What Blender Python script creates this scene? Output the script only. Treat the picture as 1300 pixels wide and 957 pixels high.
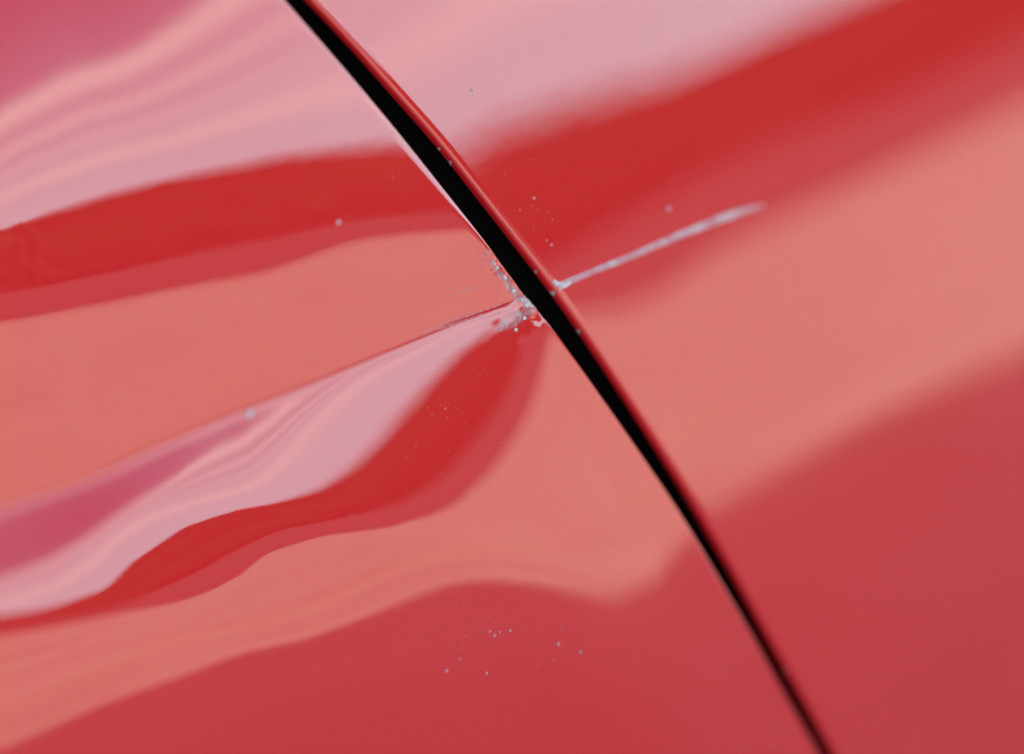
import bpy, math, random
import numpy as np
from mathutils import Vector, Matrix
R = math.radians
random.seed(7); rng = np.random.default_rng(7)
for o in list(bpy.data.objects): bpy.data.objects.remove(o)
scene = bpy.context.scene
C = scene.collection

# ------------------------------------------------------------------ camera
# car side lies along X, its outside faces -Y, up is Z.  Panel axes: H=+X, U=+Z, N=-Y
THETA, ROLL, DIST, FRAME_W = R(46), R(17.5), 0.55, 0.195
P0 = np.array([0.0, 0.0, 0.70])
Hx, Ux, Nx = np.array([1., 0, 0]), np.array([0, 0, 1.]), np.array([0, -1., 0])
t1 = math.cos(ROLL)*Hx - math.sin(ROLL)*Ux
t2 = math.sin(ROLL)*Hx + math.cos(ROLL)*Ux
c_r = math.cos(THETA)*t1 + math.sin(THETA)*Nx
c_u = t2
c_b = -math.sin(THETA)*t1 + math.cos(THETA)*Nx
CAM = P0 + DIST*c_b
FPX = 1300*DIST/FRAME_W                      # focal length in photo pixels
cam = bpy.data.objects.new('camera', bpy.data.cameras.new('camera'))
C.objects.link(cam)
cam.matrix_world = Matrix([[c_r[i], c_u[i], c_b[i], CAM[i]] for i in range(3)] + [[0, 0, 0, 1]])
cam.data.sensor_width = 36
cam.data.lens = 36*DIST/FRAME_W
cam.data.clip_start, cam.data.clip_end = 0.02, 2000
cam.data.dof.use_dof = True
cam.data.dof.focus_distance = DIST - 0.001
cam.data.dof.aperture_fstop = 4.2
cam.data.dof.aperture_blades = 9
scene.camera = cam

# ------------------------------------------------------------------ world, sun, exposure
SUN_EL, SUN_AZ = 38.8, 12.0                  # sun stands behind the car (+Y), so this side is in shade
world = bpy.data.worlds.new('World'); scene.world = world; world.use_nodes = True
nt = world.node_tree; nt.nodes.clear()
def wn(t, **k):
    n = nt.nodes.new(t)
    for a, b in k.items(): setattr(n, a, b)
    return n
out = wn('ShaderNodeOutputWorld'); bg = wn('ShaderNodeBackground'); bg.inputs['Strength'].default_value = 0.12
sky = wn('ShaderNodeTexSky', sky_type='NISHITA', sun_disc=False, sun_elevation=R(SUN_EL), sun_rotation=R(SUN_AZ))
sky.air_density = 1.0; sky.dust_density = 2.0
tc = wn('ShaderNodeTexCoord')
mp = wn('ShaderNodeMapping'); mp.inputs['Scale'].default_value = (1.0, 1.0, 3.0); mp.inputs['Location'].default_value = (0.3, 0.2, 0.35)
nz = wn('ShaderNodeTexNoise'); nz.inputs['Scale'].default_value = 1.3; nz.inputs['Detail'].default_value = 3; nz.inputs['Roughness'].default_value = 0.45
sep = wn('ShaderNodeSeparateXYZ')
warp = wn('ShaderNodeMath', operation='MULTIPLY_ADD'); warp.inputs[1].default_value = 0.09          # long stratus streaks, bent by noise
streak = wn('ShaderNodeValToRGB'); sr = streak.color_ramp; sr.interpolation = 'EASE'
stops = [(0.0, 0), (0.19, 0.0), (0.22, 0.75), (0.245, 0.15), (0.275, 0.35), (0.30, 0.1), (0.335, 0.6), (0.365, 0.25), (0.41, 0.9), (0.46, 0.0)]
sr.elements[0].position, sr.elements[0].color = stops[0][0], (0, 0, 0, 1); sr.elements[1].position, sr.elements[1].color = stops[-1][0], (0, 0, 0, 1)
for p_, v_ in stops[1:-1]: e_ = sr.elements.new(p_); e_.color = (v_, v_, v_, 1)
mix = wn('ShaderNodeMix', data_type='RGBA'); mix.inputs['B'].default_value = (8.0, 9.8, 9.6, 1)
hz = wn('ShaderNodeMapRange', interpolation_type='SMOOTHSTEP'); hz.inputs['From Min'].default_value = 0.56; hz.inputs['From Max'].default_value = 0.08
hz.inputs['To Max'].default_value = 0.9
hmix = wn('ShaderNodeMix', data_type='RGBA'); hmix.inputs['B'].default_value = (4.4, 9.2, 10.4, 1)       # pale haze low in the sky
L = nt.links.new
L(tc.outputs['Generated'], mp.inputs['Vector']); L(mp.outputs[0], nz.inputs['Vector'])
L(tc.outputs['Generated'], sep.inputs[0]); L(sep.outputs['Z'], warp.inputs[2]); L(nz.outputs['Fac'], warp.inputs[0])
L(warp.outputs[0], streak.inputs['Fac']); L(sep.outputs['Z'], hz.inputs['Value'])
L(hz.outputs[0], hmix.inputs['Factor']); L(sky.outputs[0], hmix.inputs['A'])
L(streak.outputs['Color'], mix.inputs['Factor']); L(hmix.outputs['Result'], mix.inputs['A'])
L(mix.outputs['Result'], bg.inputs['Color']); L(bg.outputs[0], out.inputs['Surface'])

sun = bpy.data.objects.new('sun', bpy.data.lights.new('sun', 'SUN')); C.objects.link(sun)
sun.data.energy = 5.0; sun.data.angle = R(3.0); sun.data.color = (1.0, 0.94, 0.86)
sdir = Vector((math.sin(R(SUN_AZ))*math.cos(R(SUN_EL)), math.cos(R(SUN_AZ))*math.cos(R(SUN_EL)), math.sin(R(SUN_EL))))
sun.rotation_euler = sdir.to_track_quat('Z', 'Y').to_euler(); sun.location = (0, 6, 8)
scene.view_settings.view_transform = 'Standard'; scene.view_settings.look = 'None'
scene.view_settings.gamma = 1; scene.view_settings.exposure = 1.66
scene.render.engine = 'CYCLES'

# ------------------------------------------------------------------ helpers
def tag(o, label=None, cat=None, group=None, kind=None):
    for k, v in (('label', label), ('category', cat), ('group', group), ('kind', kind)):
        if v: o[k] = v
    return o
def mesh_obj(name, verts, faces, mat, parent=None, smooth=False):
    me = bpy.data.meshes.new(name)
    me.from_pydata(np.asarray(verts).tolist() if not isinstance(verts, list) else verts, [], faces if isinstance(faces, list) else np.asarray(faces).tolist())
    if smooth: me.polygons.foreach_set('use_smooth', [True]*len(me.polygons))
    me.materials.append(mat); me.update()
    o = bpy.data.objects.new(name, me); C.objects.link(o)
    if parent: o.parent = parent
    return o
def grid_faces(nr, nc, flip=False):
    i = np.arange(nr-1)[:, None]*nc + np.arange(nc-1)[None]
    f = np.stack([i, i+1, i+nc+1, i+nc], -1).reshape(-1, 4)
    return f[:, ::-1] if flip else f
def mat(name, col, rough=0.6, spec=0.5):
    m = bpy.data.materials.new(name); m.use_nodes = True
    b = m.node_tree.nodes['Principled BSDF']
    b.inputs['Base Color'].default_value = (*col, 1); b.inputs['Roughness'].default_value = rough
    b.inputs['Specular IOR Level'].default_value = spec
    return m, m.node_tree, b
def noise_col(m, t, b, c0, c1, scale, detail=4, p0=0.35, p1=0.65):
    tcn = t.nodes.new('ShaderNodeTexCoord'); n = t.nodes.new('ShaderNodeTexNoise'); n.inputs['Scale'].default_value = scale; n.inputs['Detail'].default_value = detail
    r = t.nodes.new('ShaderNodeValToRGB'); r.color_ramp.elements[0].color = (*c0, 1); r.color_ramp.elements[1].color = (*c1, 1)
    r.color_ramp.elements[0].position = p0; r.color_ramp.elements[1].position = p1
    t.links.new(tcn.outputs['Object'], n.inputs['Vector']); t.links.new(n.outputs['Fac'], r.inputs['Fac']); t.links.new(r.outputs['Color'], b.inputs['Base Color'])
    return n

# materials
paint, pt, pb = mat('red_car_paint', (0.64, 0.013, 0.020), 0.45, 0.0)
pb.inputs['Coat Weight'].default_value = 1; pb.inputs['Coat IOR'].default_value = 1.85; pb.inputs['Coat Roughness'].default_value = 0.015
ptc = pt.nodes.new('ShaderNodeTexCoord'); pn = pt.nodes.new('ShaderNodeTexNoise'); pn.inputs['Scale'].default_value = 420; pn.inputs['Detail'].default_value = 1.5
pbm = pt.nodes.new('ShaderNodeBump'); pbm.inputs['Strength'].default_value = 0.35; pbm.inputs['Distance'].default_value = 0.000016
pt.links.new(ptc.outputs['Object'], pn.inputs['Vector']); pt.links.new(pn.outputs['Fac'], pbm.inputs['Height']); pt.links.new(pbm.outputs[0], pb.inputs['Coat Normal'])
concrete, ct, cb = mat('pale_concrete', (0.5, 0.48, 0.45), 0.85); noise_col(concrete, ct, cb, (0.335, 0.315, 0.245), (0.405, 0.385, 0.30), 3.0)
grass_m, gt, gb = mat('grass', (0.08, 0.11, 0.04), 0.9); noise_col(grass_m, gt, gb, (0.045, 0.045, 0.036), (0.065, 0.065, 0.05), 0.8)
leaf, lt, lb = mat('dark_foliage', (0.03, 0.045, 0.02), 0.9, 0.0); noise_col(leaf, lt, lb, (0.012, 0.02, 0.01), (0.035, 0.05, 0.02), 0.7)
void, _, _ = mat('jamb_shade_black', (0.008, 0.008, 0.008), 0.9, 0.1)  # black stands for the shade inside the panel gap
rubber, _, _ = mat('black_rubber', (0.012, 0.012, 0.012), 0.7, 0.2)
alloy, _, ab = mat('alloy', (0.5, 0.5, 0.52), 0.35); ab.inputs['Metallic'].default_value = 1

# ------------------------------------------------------------------ the setting mirrored in the paint
Y_GRASS, Y_DRAIN = -5.70, -1.92
def slab(name, x0, x1, y0, y1, z0, z1, m, kind='structure'):
    v = [(x, y, z) for z in (z0, z1) for y in (y0, y1) for x in (x0, x1)]
    f = [(0, 2, 3, 1), (4, 5, 7, 6), (0, 1, 5, 4), (2, 6, 7, 3), (0, 4, 6, 2), (1, 3, 7, 5)]
    return tag(mesh_obj(name, v, f, m), kind=kind)
slab('ground', -600, 600, -700, 500, -1.0, -0.06, grass_m)
slab('pavement', -60, 90, Y_DRAIN+0.05, 12, -0.055, 0.0, concrete)
slab('drive', -60, 90, Y_GRASS, Y_DRAIN-0.05, -0.055, 0.0, concrete)
# far row of trees: a solid uneven core wrapped in leaf clumps
nx = 260; xs = np.linspace(-140, 260, nx)
top = 6.4 + 0.12*np.sin(xs*0.21) + 0.03*np.sin(xs*0.6+1) + rng.normal(0, .06, nx)
prof = [(-40.5, -0.06, 0), (-40.2, 2.0, 0), (-40.8, 5.0, 0), (-42.5, 0, 1), (-45, 0, 1), (-47, -0.06, 0)]
tv = np.array([[(x, y + rng.normal(0, .25), (top[i] - (0.2 if y < -44 else 0)) if fl else z) for (y, z, fl) in prof] for i, x in enumerate(xs)]).reshape(-1, 3)
tf = grid_faces(nx, len(prof)).tolist()
n0 = len(tv); nl = 26000
cx = rng.uniform(-140, 260, nl); cz = rng.uniform(0, 1, nl)**0.8*6.4; cy = -40.3 - 2.2*(cz/6.8)**3 + rng.normal(0, .35, nl)
lv = np.stack([cx, cy, cz], 1)[:, None, :] + rng.normal(0, .22, (nl, 3, 3))
tv = np.concatenate([tv, lv.reshape(-1, 3)]); tf += (n0 + np.arange(nl*3).reshape(-1, 3)).tolist()
tag(mesh_obj('treeline', tv, tf, leaf), 'far row of dark trees beyond the grass, seen mirrored in the paint', 'trees', kind='stuff')

# ------------------------------------------------------------------ panel shape: solve the sheet-metal relief from its highlight lines
# each line: points in photo pixels + the profile angle (deg above the horizon) the paint mirrors there
A20 = R(20); CA, SA = math.cos(A20), math.sin(A20)
def pchip(x, y, xq):
    """monotone cubic, linear beyond the ends. x,y: (...,K) ; xq (...)"""
    h = np.diff(x); d = np.diff(y)/h
    m = np.zeros_like(y)
    w1 = 2*h[..., 1:] + h[..., :-1]; w2 = h[..., 1:] + 2*h[..., :-1]
    ok = d[..., 1:]*d[..., :-1] > 0
    a, b = np.where(ok, d[..., :-1], 1), np.where(ok, d[..., 1:], 1)
    m[..., 1:-1] = np.where(ok, (w1+w2)/(w1/a + w2/b), 0)
    m[..., 0], m[..., -1] = d[..., 0], d[..., -1]
    return x, y, m
def pchip_1d(x, y):
    x = np.asarray(x, float); y = np.asarray(y, float); _, _, m = pchip(x, y, None)
    def f(q):
        q = np.asarray(q, float); k = np.clip(np.searchsorted(x, q)-1, 0, len(x)-2); h = x[k+1]-x[k]; t = (q-x[k])/h
        r = (y[k]*(1+2*t)*(1-t)**2 + h*m[k]*t*(1-t)**2 + y[k+1]*t*t*(3-2*t) + h*m[k+1]*t*t*(t-1))
        r = np.where(q < x[0], y[0]+m[0]*(q-x[0]), r); return np.where(q > x[-1], y[-1]+m[-1]*(q-x[-1]), r)
    return f
def make_lines(spec):
    fs = []
    for pts, val in spec:
        p = np.array([x*CA - y*SA for x, y in pts]); q = np.array([x*SA + y*CA for x, y in pts])
        assert (np.diff(p) > 0).all(), (pts, p)
        v = np.full(len(p), float(val)) if np.isscalar(val) else np.array(val, float)
        fs.append((pchip_1d(p, q), p, v))
    return fs
def eval_lines(fs, px, py):
    p = px*CA - py*SA; q = px*SA + py*CA
    Q, V = [], []
    for f, pp, vv in fs:
        Q.append(f(p)); V.append(np.interp(p, pp, vv))
    for k in range(1, len(Q)): Q[k] = np.maximum(Q[k], Q[k-1]+2.5)
    x, y, m = pchip(np.stack(Q, -1), np.stack(V, -1), None)
    r = np.where(q <= x[..., 0], y[..., 0], y[..., -1])
    for k in range(len(Q)-1):
        h = x[..., k+1]-x[..., k]; t = (q-x[..., k])/h
        s = (t >= 0) & (t < 1)
        z = (y[..., k]*(1+2*t)*(1-t)**2 + h*m[..., k]*t*(1-t)**2 + y[..., k+1]*t*t*(3-2*t) + h*m[..., k+1]*t*t*(t-1))
        r = np.where(s, z, r)
    return r
sh = lambda pts, d: [(x, y+d) for x, y in pts]
S1 = [(-150, 210), (0, 135), (100, 85), (200, 35), (300, -15), (450, -90), (600, -170)]
G_ = [(-150, 1010), (0, 960), (150, 895), (230, 868), (300, 840), (400, 815), (480, 787), (560, 757), (610, 748), (680, 754), (740, 769), (790, 780), (830, 760), (860, 725), (900, 680), (950, 630)]
LEFT = make_lines([
    (sh(S1, -260), 46), (S1, 30),
    ([(-150, 325), (0, 287), (100, 256), (200, 228), (310, 205), (400, 190), (500, 180), (560, 176), (650, 172)], 8),
    ([(-150, 395), (0, 372), (120, 350), (250, 320), (350, 300), (450, 280), (550, 270), (650, 262)], -1),
    ([(-150, 430), (0, 404), (150, 378), (250, 358), (350, 338), (430, 310), (500, 297), (560, 293), (650, 288)], -7),
    ([(-150, 560), (0, 515), (200, 455), (400, 390), (600, 325), (700, 300)], -13),
    ([(-150, 690), (0, 640), (100, 608), (200, 563), (310, 518), (400, 482), (500, 440), (600, 399), (650, 381), (720, 353)], -17),
    ([(-150, 704), (0, 653), (100, 619), (200, 572), (310, 523), (400, 486.5), (500, 444.5), (600, 403.5), (650, 385.5), (720, 357.5)], [32, 33, 32, 29, 23, 19, 16, 15, 14.5, 14.5]),
    ([(-150, 760), (0, 715), (100, 668), (160, 630), (200, 600), (240, 568), (310, 533), (400, 495), (500, 451), (600, 408), (650, 389.5), (720, 361)],
     [37, 37, 37, 36, 35, 33, 30, 26, 21, 17, 15.5, 15.5]),
    ([(-150, 780), (0, 757), (60, 738), (110, 705), (150, 672), (190, 650), (250, 632), (310, 615), (345, 590), (380, 550), (420, 510), (470, 472), (520, 448), (600, 412), (650, 392), (720, 362)],
     [14.5]*12 + [14, 13, 12, 12]),
    ([(-150, 800), (0, 782), (60, 772), (130, 748), (165, 715), (200, 690), (240, 665), (300, 646), (350, 637), (400, 622), (430, 605), (470, 570), (520, 512), (590, 442), (640, 408), (665, 394), (720, 366)], 8),
    ([(-150, 815), (0, 794), (60, 786), (150, 768), (240, 730), (300, 697), (350, 675), (420, 660), (500, 640), (550, 612), (600, 560), (640, 500), (660, 450), (672, 412), (720, 380)], -1),
    ([(-150, 830), (0, 806), (60, 796), (150, 778), (250, 757), (300, 733), (345, 700), (400, 683), (500, 668), (560, 650), (610, 612), (650, 562), (678, 505), (690, 462), (696, 430), (730, 395)], -7),
    ([(-150, 960), (0, 905), (130, 852), (200, 822), (300, 797), (400, 772), (470, 738), (520, 714), (600, 700), (700, 690), (800, 650), (860, 610)], -20),
    (G_, -32), (sh(G_, 240), -50)])
RIGHT = make_lines([
    ([(100, -60), (300, -140), (500, -230), (800, -380), (1300, -600)], 28),
    ([(200, 150), (300, 110), (400, 70), (500, 15), (600, -40), (800, -140), (1300, -380)], 17),
    ([(400, 265), (500, 222), (585, 184), (640, 154), (700, 133), (800, 95), (870, 55), (950, 18), (1050, -30), (1300, -150)], [8, 8, 8, 8, 8, 8.3, 9, 9.3, 9.3, 9.3]),
    ([(450, 300), (570, 262), (670, 205), (750, 168), (850, 118), (950, 66), (1050, 20), (1300, -90)], [5.5, 5.5, 5.5, 5.8, 6.6, 7.0, 7.0, 7.0]),
    ([(560, 330), (700, 262), (800, 205), (900, 140), (1000, 92), (1100, 50), (1300, -40)], 3),
    ([(560, 400), (700, 330), (800, 270), (900, 215), (1000, 170), (1100, 135), (1300, 50)], -1),
    ([(600, 460), (735, 400), (800, 388), (850, 362), (900, 325), (1000, 272), (1100, 226), (1200, 178), (1300, 130)], -7),
    ([(700, 600), (900, 500), (1000, 450), (1100, 400), (1300, 290)], -17),
    ([(700, 800), (800, 740), (900, 678), (960, 645), (1040, 598), (1100, 560), (1200, 490), (1300, 425)], -32),
    ([(700, 1130), (900, 1030), (1000, 970), (1300, 770)], -50)])

def project(X):
    d = X - CAM
    z = -(d @ c_b)
    return 650 + FPX*(d @ c_r)/z, 478.5 - FPX*(d @ c_u)/z
def ray(px, py):
    d = (np.asarray(px)[..., None]-650)/FPX*c_r - (np.asarray(py)[..., None]-478.5)/FPX*c_u - c_b
    return d
def blur(a, s, axis):
    n = int(3*s)+1; k = np.exp(-0.5*(np.arange(-n, n+1)/s)**2); k /= k.sum()
    pad = [(0, 0), (0, 0)]; pad[axis] = (n, n)
    b = np.pad(a, pad, mode='edge'); o = np.zeros_like(a)
    for i, w in enumerate(k): o += w*(b[i:i+a.shape[0]] if axis == 0 else b[:, i:i+a.shape[1]])
    return o
# corners of the frame on the nominal sheet
DH, DU = 0.0010, 0.00038
H0, H1, U0, U1 = -0.20, 0.225, -0.135, 0.125
gh = np.arange(H0, H1, DH); gu = np.arange(U0, U1, DU)
GH, GU = np.meshgrid(gh, gu)                 # rows: U, cols: H
def solve(lines, visc=0.04):
    """march the sheet up and down from the row U=0: at every point find the slope that mirrors the wanted angle"""
    h = np.zeros_like(GH); A = np.zeros_like(GH)
    mid_row = int(np.argmin(np.abs(gu)))
    def slope_at(hr, u):
        X = P0 + gh[:, None]*Hx + u*Ux + hr[:, None]*Nx
        px, py = project(X)
        a = np.radians(eval_lines(lines, np.clip(px, -150, 1450), np.clip(py, -120, 1080)))
        v = CAM - X; v /= np.linalg.norm(v, axis=-1, keepdims=True)
        vh, vu, vn = v @ Hx, v @ Ux, v @ Nx
        hu = np.clip(np.gradient(hr, DH), -0.5, 0.5)
        sa, ca = np.sin(a), np.cos(a)
        lo, hi = np.full_like(hr, -1.0), np.full_like(hr, 1.0)
        for b in range(18):
            s = (lo+hi)/2
            k = 1/(1+hu*hu+s*s); dot = (-vh*hu - vu*s + vn)*2*k
            g = (dot*(-s)-vu)*ca - (dot - vn)*sa > 0
            lo = np.where(g, s, lo); hi = np.where(g, hi, s)
        return (lo+hi)/2
    for sgn in (1, -1):
        hr = np.zeros(len(gh)); r = mid_row
        while 0 <= r + sgn < len(gu):
            s1 = slope_at(hr, gu[r]); s2 = slope_at(hr + sgn*DU*s1, gu[r+sgn])
            hr = hr + sgn*DU*(s1+s2)/2
            e = np.concatenate([[2*hr[0]-hr[1]], hr, [2*hr[-1]-hr[-2]]])
            hr = hr + visc*(e[2:]-2*hr+e[:-2])
            r += sgn; h[r] = hr
    print('relief mm', h.min()*1e3, h.max()*1e3, 'hu', np.percentile(np.gradient(h, DH, axis=1), [1, 10, 50, 90, 99]).round(3))
    return blur(h, 0.7, 0)
hL, hR = solve(LEFT), solve(RIGHT)

def sample(h, Hq, Uq):
    """bicubic inside the solved window, straight on beyond it"""
    x = (np.clip(Hq, H0+2*DH, gh[-1]-2*DH)-H0)/DH; y = (np.clip(Uq, U0+2*DU, gu[-1]-2*DU)-U0)/DU
    ix, iy = np.floor(x).astype(int), np.floor(y).astype(int); fx, fy = x-ix, y-iy
    ix = np.clip(ix, 1, h.shape[1]-3); iy = np.clip(iy, 1, h.shape[0]-3); fx, fy = x-ix, y-iy
    w = lambda t: (-.5*t+t*t-.5*t**3, 1-2.5*t*t+1.5*t**3, .5*t+2*t*t-1.5*t**3, -.5*t*t+.5*t**3)
    # cubic B-spline weights: a smooth (C2) sheet
    w = lambda t: ((1-t)**3/6, (3*t**3-6*t*t+4)/6, (-3*t**3+3*t*t+3*t+1)/6, t**3/6)
    wx, wy = w(fx), w(fy); r = 0
    for j in range(4):
        for i in range(4): r = r + wy[j]*wx[i]*h[iy+j-1, ix+i-1]
    # beyond: carry the end slope on, easing towards a gentle tumblehome
    def slope(row): return (h[row+6]-h[row-6])/(12*DU)
    col = np.clip(np.round(x).astype(int), 0, h.shape[1]-1)
    dn, up_ = np.minimum(Uq-(U0+2*DU), 0), np.maximum(Uq-(gu[-1]-2*DU), 0)
    r = r + slope(10)[col]*dn + slope(h.shape[0]-12)[col]*up_
    return r
def on_sheet(h, px, py):
    """photo pixel -> (H,U) on the relief"""
    d = ray(px, py); hh = np.zeros(np.shape(px))
    for _ in range(25):
        t = (hh - (CAM-P0) @ Nx)/(d @ Nx)
        X = CAM + d*t[..., None] - P0
        hh = 0.5*hh + 0.5*sample(h, X @ Hx, X @ Ux)
    return X @ Hx, X @ Ux
# ------------------------------------------------------------------ the two edges along the gap
LE = [(292, -80), (363, 0), (420, 64), (468, 120), (480, 134), (518, 180), (540, 207), (573, 250), (600, 283), (636, 330), (658, 358), (698, 410), (740, 468), (770, 510), (825, 590), (865, 650), (891, 694), (940, 777), (988, 862), (1042, 957), (1090, 1045)]
RE = [(333, -80), (409, 0), (466, 60), (517, 120), (572, 180), (624, 250), (641, 270), (687, 330), (703, 350), (746, 410), (773, 450), (812, 510), (863, 590), (900, 650), (930, 702), (977, 786), (1022, 866), (1072, 957), (1118, 1045)]   # where the roll of the edge begins
def edge(h, pts):
    p = np.array(pts, float); eh, eu = on_sheet(h, p[:, 0], p[:, 1])
    o = np.argsort(eu); eh, eu = eh[o], eu[o]
    f = pchip_1d(eu, eh); uu = np.linspace(eu[0]-.02, eu[-1]+.02, 500); hh = f(uu)
    hh = blur(hh[None], 12, 1)[0]
    k0, k1 = (hh[1]-hh[0])/(uu[1]-uu[0]), (hh[-1]-hh[-2])/(uu[-1]-uu[-2])
    return lambda q: np.where(q < uu[0], hh[0]+k0*(q-uu[0]), np.where(q > uu[-1], hh[-1]+k1*(q-uu[-1]), np.interp(q, uu, hh)))
eL, eR = edge(hL, LE), edge(hR, RE)

# fine damage relief, in metres, drawn where the photograph shows it
NT = rng.uniform(-1, 1, (256, 256))
def vnoise(x, y):
    ix, iy = np.floor(x).astype(int), np.floor(y).astype(int); fx, fy = x-ix, y-iy
    fx, fy = fx*fx*(3-2*fx), fy*fy*(3-2*fy); g = lambda i, j: NT[(ix+i) % 256, (iy+j) % 256]
    return (g(0, 0)*(1-fx)+g(1, 0)*fx)*(1-fy) + (g(0, 1)*(1-fx)+g(1, 1)*fx)*fy
sstep = lambda a, b, x: (lambda t: t*t*(3-2*t))(np.clip((x-a)/(b-a), 0, 1))
crease_f = pchip_1d(*zip(*[(x*CA-y*SA, x*SA+y*CA) for x, y in [(-150, 700), (0, 655), (100, 620), (200, 570), (310, 523), (400, 487), (500, 444), (600, 402), (650, 383), (720, 355)]]))
edge_x = pchip_1d([y for x, y in LE], [x for x, y in LE])
def detail_left(px, py):
    p = px*CA-py*SA; t = px*SA+py*CA - crease_f(p)
    g = 0
    # drag marks running along the crease near the gap
    env = sstep(470, 600, px)*sstep(-26, -8, t)*(1-sstep(-1, 5, t))
    g = g + env*0.000022*vnoise(p*0.02, t*0.42)
    # second, fainter set further up
    env = sstep(575, 600, px)*(1-sstep(640, 655, px))*sstep(300, 318, py)*(1-sstep(345, 362, py))
    g = g + env*0.000008*vnoise(p*0.03+40, t*0.35)
    # crumpled, cracked lacquer along the edge
    ed = edge_x(py) - px
    env = (1-sstep(14, 34, ed))*sstep(316, 330, py)*(1-sstep(404, 418, py))
    g = g + env*(0.00013*vnoise(px*0.085, py*0.085) + 0.000045*vnoise(px*0.2+9, py*0.2) - 0.00010)
    # wrinkles at the end of the crease, below the edge damage
    env = np.exp(-((px-650)**2+(py-412)**2)/(2*16**2))
    g = g + env*0.00010*vnoise(px*0.07+70, py*0.07)
    return g
def world(h, Hq, Uq, lift=0.0, detail=None):
    hh = sample(h, Hq, Uq) + lift
    X = P0 + np.asarray(Hq)[..., None]*Hx + np.asarray(Uq)[..., None]*Ux + np.asarray(hh)[..., None]*Nx
    if detail is not None:
        px, py = project(X); X = X + detail(px, py)[..., None]*Nx
    return X

car = bpy.data.objects.new('car', None); C.objects.link(car)
tag(car, 'glossy red car body with a creased dent and scratches meeting at a curved panel gap', 'car')
def build_panel(name, h, ef, sgn, ra, rb, wall, far, fine_u, detail=None, label=None, hem=False):
    """sgn -1: sheet to the left of its edge, +1: to the right.  ra/rb: roll of the edge (sideways/deep), metres"""
    us = np.concatenate([np.linspace(-.40, -.15, 9), np.arange(-.1345, fine_u[0], .00045), np.arange(fine_u[0], fine_u[1], .00016), np.arange(fine_u[1], .1245, .00045), np.linspace(.135, .27, 7)])
    slope = np.gradient(ef(us), us); k = np.sqrt(1+slope**2)          # sideways distance -> distance along H
    dlt = [(0.006, rb+wall+.0005), (0.0006, rb+wall+.0002), (0.0, rb+wall)] + [(0.0, rb+wall*f) for f in (.75, .5, .25)]   # folded-back flange, then the wall
    ra_u = ra(us) if callable(ra) else np.full(len(us), ra)
    one = np.ones(len(us))
    cols = [(d*one, z*one) for d, z in dlt]
    if hem:                                                           # round nose, narrow shelf, soft shoulder
        zn = .00008; nose = rb - zn
        cols += [(nose*(1-math.cos(a))*one, (zn+nose*(1-math.sin(a)))*one) for a in np.linspace(0, math.pi/2*.93, 14)]
        dn, zn = cols[-1][0][0], cols[-1][1][0]
        w = ra - dn; g_ = np.linspace(0, 1, 13)[1:]
        dz = 1 - sstep(.70, 1.0, g_); acc = np.cumsum(dz)/dz.sum()
        cols += [((dn+w*a)*one, zn*(1-b)*one) for a, b in zip(g_, acc)]
    else:
        cols += [(ra_u*(1-math.cos(a)), rb*(1-math.sin(a))*one) for a in np.linspace(0, math.pi/2, 15)]
    dist = 0
    while dist < far:
        dist += 0.00012 if dist < .006 else (0.00045 if dist < .21 else 0.05)
        cols.append((ra_u+dist, np.zeros(len(us))))
    D = np.stack([c[0] for c in cols], 1); Z = np.stack([c[1] for c in cols], 1)
    Hq = ef(us)[:, None] + sgn*(D*k[:, None]); Uq = np.repeat(us[:, None], D.shape[1], 1)
    X = world(h, Hq, Uq, -Z, detail)
    o = mesh_obj(name, (X - CAR0).reshape(-1, 3), grid_faces(*D.shape, flip=(sgn < 0)), paint, car, smooth=True)
    if label: o['label'] = label
    return o
CAR0 = np.array([0, 0.95, 0.0]); car.location = CAR0
fu = [on_sheet(hL, np.array([x]), np.array([y]))[1][0] for x, y in ((470, 470), (700, 420), (600, 300), (660, 300))]
FINE = (min(fu)-.001, max(fu)+.001)
u400 = on_sheet(hL, np.array([690.]), np.array([405.]))[1][0]
wing = build_panel('wing_panel', hL, eL, -1, lambda u: .0009+.0012*sstep(u400, u400+.03, u), .0007, .002, 2.0, FINE, detail_left, 'dented red panel with a deep crease ending at cracked paint on the gap')
eRo = lambda u: eR(u) - ROLL_R*np.sqrt(1+((eR(u+1e-3)-eR(u-1e-3))/2e-3)**2)
ROLL_R = 0.0018
door = build_panel('door_panel', hR, eRo, 1, ROLL_R, .0012, .0009, 1.9, (0.0, 0.001), None, 'smooth red panel with a rounded edge and one long pale scratch', True)
# jamb strip added behind the gap, black in place of shade
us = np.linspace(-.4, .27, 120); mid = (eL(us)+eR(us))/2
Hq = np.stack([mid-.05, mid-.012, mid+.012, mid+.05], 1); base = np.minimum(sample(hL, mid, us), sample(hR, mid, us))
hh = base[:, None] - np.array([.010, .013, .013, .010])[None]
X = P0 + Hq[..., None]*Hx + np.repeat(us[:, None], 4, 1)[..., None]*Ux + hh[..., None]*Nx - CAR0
mesh_obj('gap_shade_jamb', X.reshape(-1, 3), grid_faces(120, 4), void, car, smooth=True)['label'] = 'jamb strip in the panel gap, painted black for the shade there'
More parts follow.
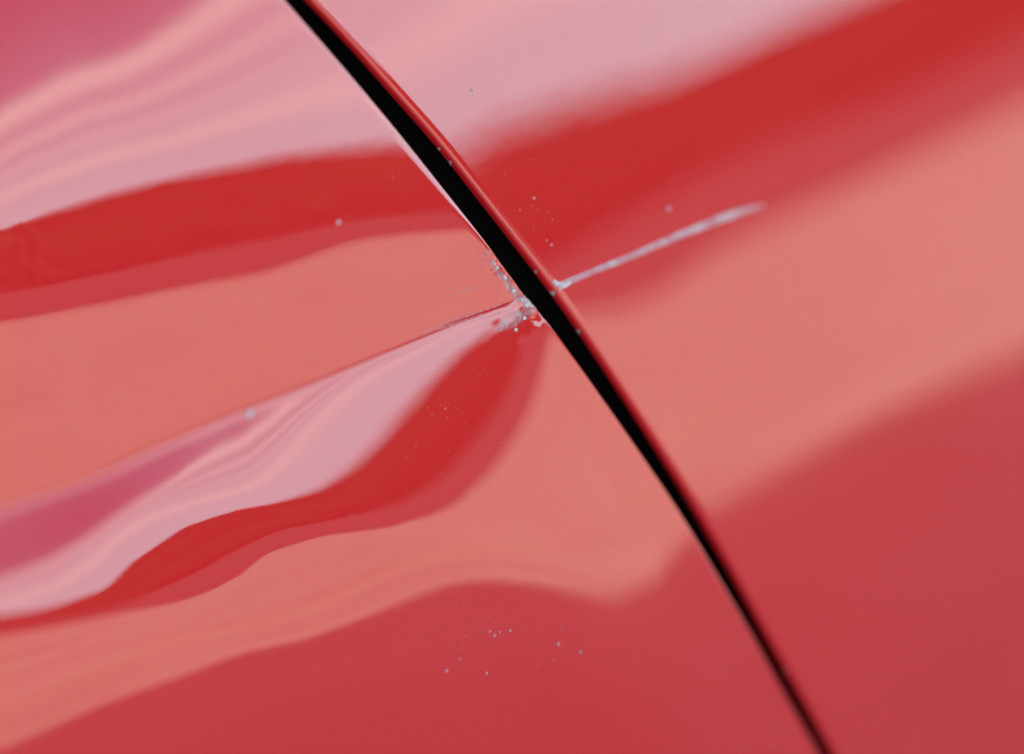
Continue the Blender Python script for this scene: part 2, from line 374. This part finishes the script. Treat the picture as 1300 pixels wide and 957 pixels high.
# rest of the body behind the panels
prof = [(.17, .32), (.15, .97), (.20, 1.0), (.62, 1.0), (.82, 1.36), (1.45, 1.36), (1.62, 1.0), (1.74, .95), (1.76, .32)]
v = [(x, y-CAR0[1], z) for x in (-2.0, 2.0) for y, z in prof]; n = len(prof)
f = [(i, (i+1) % n, n+(i+1) % n, n+i) for i in range(n)] + [tuple(range(n))[::-1], tuple(range(n, 2*n))]
mesh_obj('body', v, f, paint, car)
def ring(name, prof, m, parent, loc):
    k = 40; v = []; 
    for i in range(k):
        a = 2*math.pi*i/k; v += [(r*math.cos(a), y, r*math.sin(a)) for r, y in prof]
    n = len(prof); f = [((i*n+j), (i*n+(j+1) % n), ((i+1) % k)*n+(j+1) % n, ((i+1) % k)*n+j) for i in range(k) for j in range(n)]
    o = mesh_obj(name, v, f, m, parent, True); o.location = loc; return o
for wx in (-1.32, 1.32):
    for wy in (.32, 1.58):
        w = ring('wheel', [(.22, -.1), (.30, -.1), (.32, -.07), (.32, .07), (.30, .1), (.22, .1)], rubber, car, (wx, wy-CAR0[1], .32))
        ring('rim', [(.03, -.06), (.06, -.08), (.22, -.07), (.22, .07), (.03, .05)], alloy, w, (0, 0, 0))

# ------------------------------------------------------------------ marks in the paint
def patchy(name, c0, c1, scale, rough, alpha=None):
    m, t, b = mat(name, c0, rough, 0.5); n = noise_col(m, t, b, c0, c1, scale, 2, .38, .62)
    if alpha:
        r = t.nodes.new('ShaderNodeMapRange'); r.inputs['From Min'].default_value, r.inputs['From Max'].default_value = alpha
        n2 = t.nodes.new('ShaderNodeTexNoise'); n2.inputs['Scale'].default_value = scale*1.7; n2.inputs['Detail'].default_value = 1.5
        t.links.new(n.inputs['Vector'].links[0].from_socket, n2.inputs['Vector']); t.links.new(n2.outputs['Fac'], r.inputs['Value']); t.links.new(r.outputs[0], b.inputs['Alpha'])
    return m
pale = patchy('scraped_lacquer_sky_tint', (0.50, 0.15, 0.19), (0.54, 0.33, 0.38), 260, 0.30)  # scraped lacquer; on the long scratch its pale tone paints mirrored sky
film = patchy('lifted_lacquer_sky_film', (0.50, 0.14, 0.17), (0.56, 0.38, 0.43), 380, 0.12, (.36, .80))
hair = patchy('hairline_scrape', (0.42, 0.08, 0.11), (0.50, 0.26, 0.32), 1500, 0.35)
primer = patchy('white_primer', (0.52, 0.36, 0.40), (0.58, 0.54, 0.58), 700, 0.45)
chipred = patchy('curled_red_lacquer', (0.42, 0.03, 0.04), (0.48, 0.15, 0.17), 1600, 0.2)
dustm, _, _ = mat('pale_dust', (0.48, 0.22, 0.22), 0.8, 0.2)
gritm, _, _ = mat('grey_grit', (0.30, 0.27, 0.26), 0.9, 0.2)
PX = FRAME_W/1300                             # one photo pixel in metres at the focus distance
def strip(name, h, pts, width, m, parent, lift=.00006, detail=None, n=None, rough=.06, seed=0, across=6, pitch=3.5):
    """a mark that follows the sheet: domed ribbon along photo points, width in pixels per point"""
    r = np.random.default_rng(seed+len(pts)*7)
    P = np.array(pts, float); s_ = np.r_[0, np.cumsum(np.hypot(*np.diff(P, axis=0).T))]
    n = n or int(max(8, s_[-1]/pitch)); q = np.linspace(0, s_[-1], n)
    cx, cy = pchip_1d(s_, P[:, 0])(q), pchip_1d(s_, P[:, 1])(q); w = np.interp(q, s_, width)
    tx, ty = np.gradient(cx), np.gradient(cy); l = np.hypot(tx, ty); nx_, ny_ = -ty/l, tx/l
    wa = w*(1+r.normal(0, rough, n)); wb = w*(1+r.normal(0, rough, n))
    k = np.linspace(-1, 1, across); off = np.where(k[None] < 0, k[None]*wa[:, None], k[None]*wb[:, None])/2
    px, py = cx[:, None]+off*nx_[:, None], cy[:, None]+off*ny_[:, None]
    Hq, Uq = on_sheet(h, px, py)
    lf = lift*(1-np.abs(k[None])**2)*(1+.5*r.normal(0, rough*2, (n, 1))) + .000004 - .00002*(np.abs(k[None]) > .9)
    X = world(h, Hq, Uq, lf, detail)
    return mesh_obj(name, (X-CAR0).reshape(-1, 3), grid_faces(n, across), m, parent, smooth=True)
strip('scratch', hR, [(708, 365), (722, 358), (740, 350), (800, 326), (860, 300), (900, 284), (935, 271), (970, 261)], [10, 9, 8, 8.5, 9, 10.5, 10, 4], pale, door, .00008)['label'] = 'long scratch running away from the panel gap, mirrored sky painted on it as a pale tone'  # pale colour stands in for sky mirrored in the scratch
strip('scratch', hR, [(702, 356), (708, 361), (716, 362), (724, 358)], [4, 7, 8, 5], primer, door, .00010, seed=4, rough=.15)['label'] = 'white chipped end of the scratch at the edge'
# lifted lacquer along the dented edge; over the crease end also painted sky reflection
strip('scuff', hL, [(616, 318), (630, 340), (645, 360), (660, 378), (676, 393)], [4, 9, 11, 14, 9], film, wing, .00004, detail_left, rough=.12, across=22, pitch=.6)['label'] = 'cracked whitish lacquer along the dented edge'
strip('scuff', hL, [(628, 418), (648, 408), (664, 398), (680, 391)], [10, 20, 17, 8], film, wing, .00004, detail_left, seed=3, rough=.1, across=26, pitch=.6)['label'] = 'lifted lacquer and painted pale sky reflection at the end of the crease'
for i, (a, b, w) in enumerate([((535, 421), (668, 375), 1.6), ((560, 418), (655, 385), 1.2), ((580, 405), (662, 377), 1.3), ((515, 433), (610, 400), 1.5), ((590, 411), (655, 390), 1.4), ((545, 414), (600, 395), 1.0),
                               ((607, 322), (628, 330), 1.1), ((604, 329), (628, 338), 1.2), ((609, 318), (622, 322), .9), ((601, 336), (622, 343), .8), ((570, 375), (600, 364), 1.3), ((590, 372), (612, 361), .8)]):
    m_ = ((a[0]+b[0])/2, (a[1]+b[1])/2+.8*(-1)**i)
    strip('hairline_scratch', hL, [a, m_, b], [w*.4, w, w*.5], hair, wing, .00002, detail_left, seed=i, rough=.2)
def chip(name, h, px, py, r, m, parent, detail=None, seed=0, thick=.00008, tilt=.5):
    g = np.random.default_rng(seed+31)
    k = 9; ang = np.linspace(0, 2*math.pi, k, endpoint=False)+g.uniform(-.25, .25, k); rr = r*g.uniform(.55, 1.15, k)
    H_, U_ = on_sheet(h, np.array([px]), np.array([py])); c = world(h, H_, U_, .00003, detail)[0]
    ga, gb = g.uniform(-tilt, tilt, 2); v = []
    for f_, z in ((1.0, -.00006), (1.0, thick*.5), (.55, thick)):
        for a, q in zip(ang, rr*PX*f_):
            x, y = q*math.cos(a)*1.25, q*math.sin(a)
            v.append(c + x*Hx + y*Ux + (z + ga*x*.3 + gb*y*.3 + g.normal(0, thick*.15))*Nx)
    v.append(c + (thick*1.05)*Nx); v = np.array(v) - CAR0
    f = [(j*k+i, j*k+(i+1) % k, (j+1)*k+(i+1) % k, (j+1)*k+i) for j in (0, 1) for i in range(k)] + [(2*k+i, 2*k+(i+1) % k, 3*k) for i in range(k)]
    return mesh_obj(name, v, f, m, parent, smooth=True)
for i, (x, y, r, m_) in enumerate([(632, 341, 3.0, primer), (629, 335, 1.6, primer), (642, 353, 2.8, primer), (647, 356, 2.5, chipred), (653, 370, 3.2, primer), (637, 347, 2.2, chipred), (659, 375, 2.6, chipred),
                                   (664, 381, 3.0, primer), (669, 387, 4.2, primer), (674, 389, 2.6, primer), (664, 391, 3.0, chipred), (655, 419, 3.0, primer), (648, 412, 2.5, chipred), (672, 399, 3.2, chipred),  # primer chip below the crease end paints a bit of mirrored sky
                                   (666, 404, 2.4, primer), (318, 526, 5.5, primer), (430, 283, 3.2, pale), (499, 168, 1.4, pale)]):
    chip('paint_chip', hL, x, y, r, m_, wing, detail_left, i)
for i, (x, y, r, m_) in enumerate([(709, 817, 3.0, pale), (628, 806, 2.6, hair), (622, 801, 1.8, hair), (634, 802, 1.6, hair), (648, 800, 2.4, hair), (737, 827, 2.8, hair), (713, 798, 2.2, chipred), (567, 851, 2.4, hair), (618, 854, 2.4, hair), (584, 836, 1.8, hair)]):
    chip('dirt_speck', hL, x, y, r, m_, wing, detail_left, 50+i, .00008)
for i, (x, y, r) in enumerate([(849, 265, 4.0), (678, 252, 2.0), (700, 311, 2.2), (694, 305, 1.4), (598, 115, 2.4)]):
    chip('dirt_speck', hR, x, y, r, gritm if i == 4 else pale, door, None, 80+i, .00006)
# grit caught on the wall of the gap
uu = np.linspace(-.12, .12, 1500); wl = P0 + eRo(uu)[:, None]*Hx + uu[:, None]*Ux + (sample(hR, eRo(uu), uu)-.0013)[:, None]*Nx
wx_, wy_ = project(wl)
for i, (x, y, r) in enumerate([(557, 188, 5), (568, 206, 5), (672, 344, 4), (693, 372, 6), (729, 421, 5), (1001, 850, 5)]):
    j = int(np.argmin(np.abs(wy_-y))); c = wl[j] - Hx*.0001; g = np.random.default_rng(i+5)
    v = [c + np.array([q[0]*.5, q[1], q[2]])*r*PX*.5 - CAR0 for q in g.normal(0, 1, (10, 3))/1.2]
    bm_me = bpy.data.meshes.new('grit'); import bmesh
    bm = bmesh.new(); [bm.verts.new(q) for q in v]; bmesh.ops.convex_hull(bm, input=bm.verts); bm.to_mesh(bm_me); bm.free()
    bm_me.materials.append(gritm); o = bpy.data.objects.new('grit', bm_me); C.objects.link(o); o.parent = door
# fine dust, too small and too many to count
def dust(h, spots, parent, detail, seed):
    g = np.random.default_rng(seed); px, py, rr = [], [], []
    for x, y, sx, sy, n in spots:
        px += list(g.normal(x, sx, n)); py += list(g.normal(y, sy, n)); rr += list(np.clip(g.lognormal(-.75, .45, n), .2, 1.7))
    px, py, rr = np.array(px), np.array(py), np.array(rr)
    ex = edge_x(py); keep = (px < ex-6) if parent is wing else (px > ex+62); px, py, rr = px[keep], py[keep], rr[keep]
    H_, U_ = on_sheet(h, px, py); c = world(h, H_, U_, 0, detail) - CAR0
    d = np.array([(1, 0, 0), (0, 0, 1), (-1, 0, 0), (0, 0, -1), (0, -.6, 0)])
    v = c[:, None]+d[None]*(rr*PX)[:, None, None]*g.uniform(.6, 1.2, (len(px), 5, 1)); b = np.arange(len(px))*5
    f = np.stack([np.stack([b+i, b+(i+1) % 4, b+4], 1) for i in range(4)], 1).reshape(-1, 3)
    tag(mesh_obj('dust', v.reshape(-1, 3), f, dustm, parent), 'fine pale dust specks on the paint', kind='stuff')
dust(hR, [(690, 230, 60, 60, 130), (740, 290, 60, 40, 60), (700, 80, 120, 60, 60), (820, 480, 150, 140, 60)], door, None, 3)
dust(hL, [(575, 520, 40, 60, 110), (630, 810, 60, 40, 130), (500, 240, 60, 40, 60), (450, 700, 200, 90, 90), (350, 300, 180, 140, 60), (600, 600, 80, 80, 70)], wing, detail_left, 4)
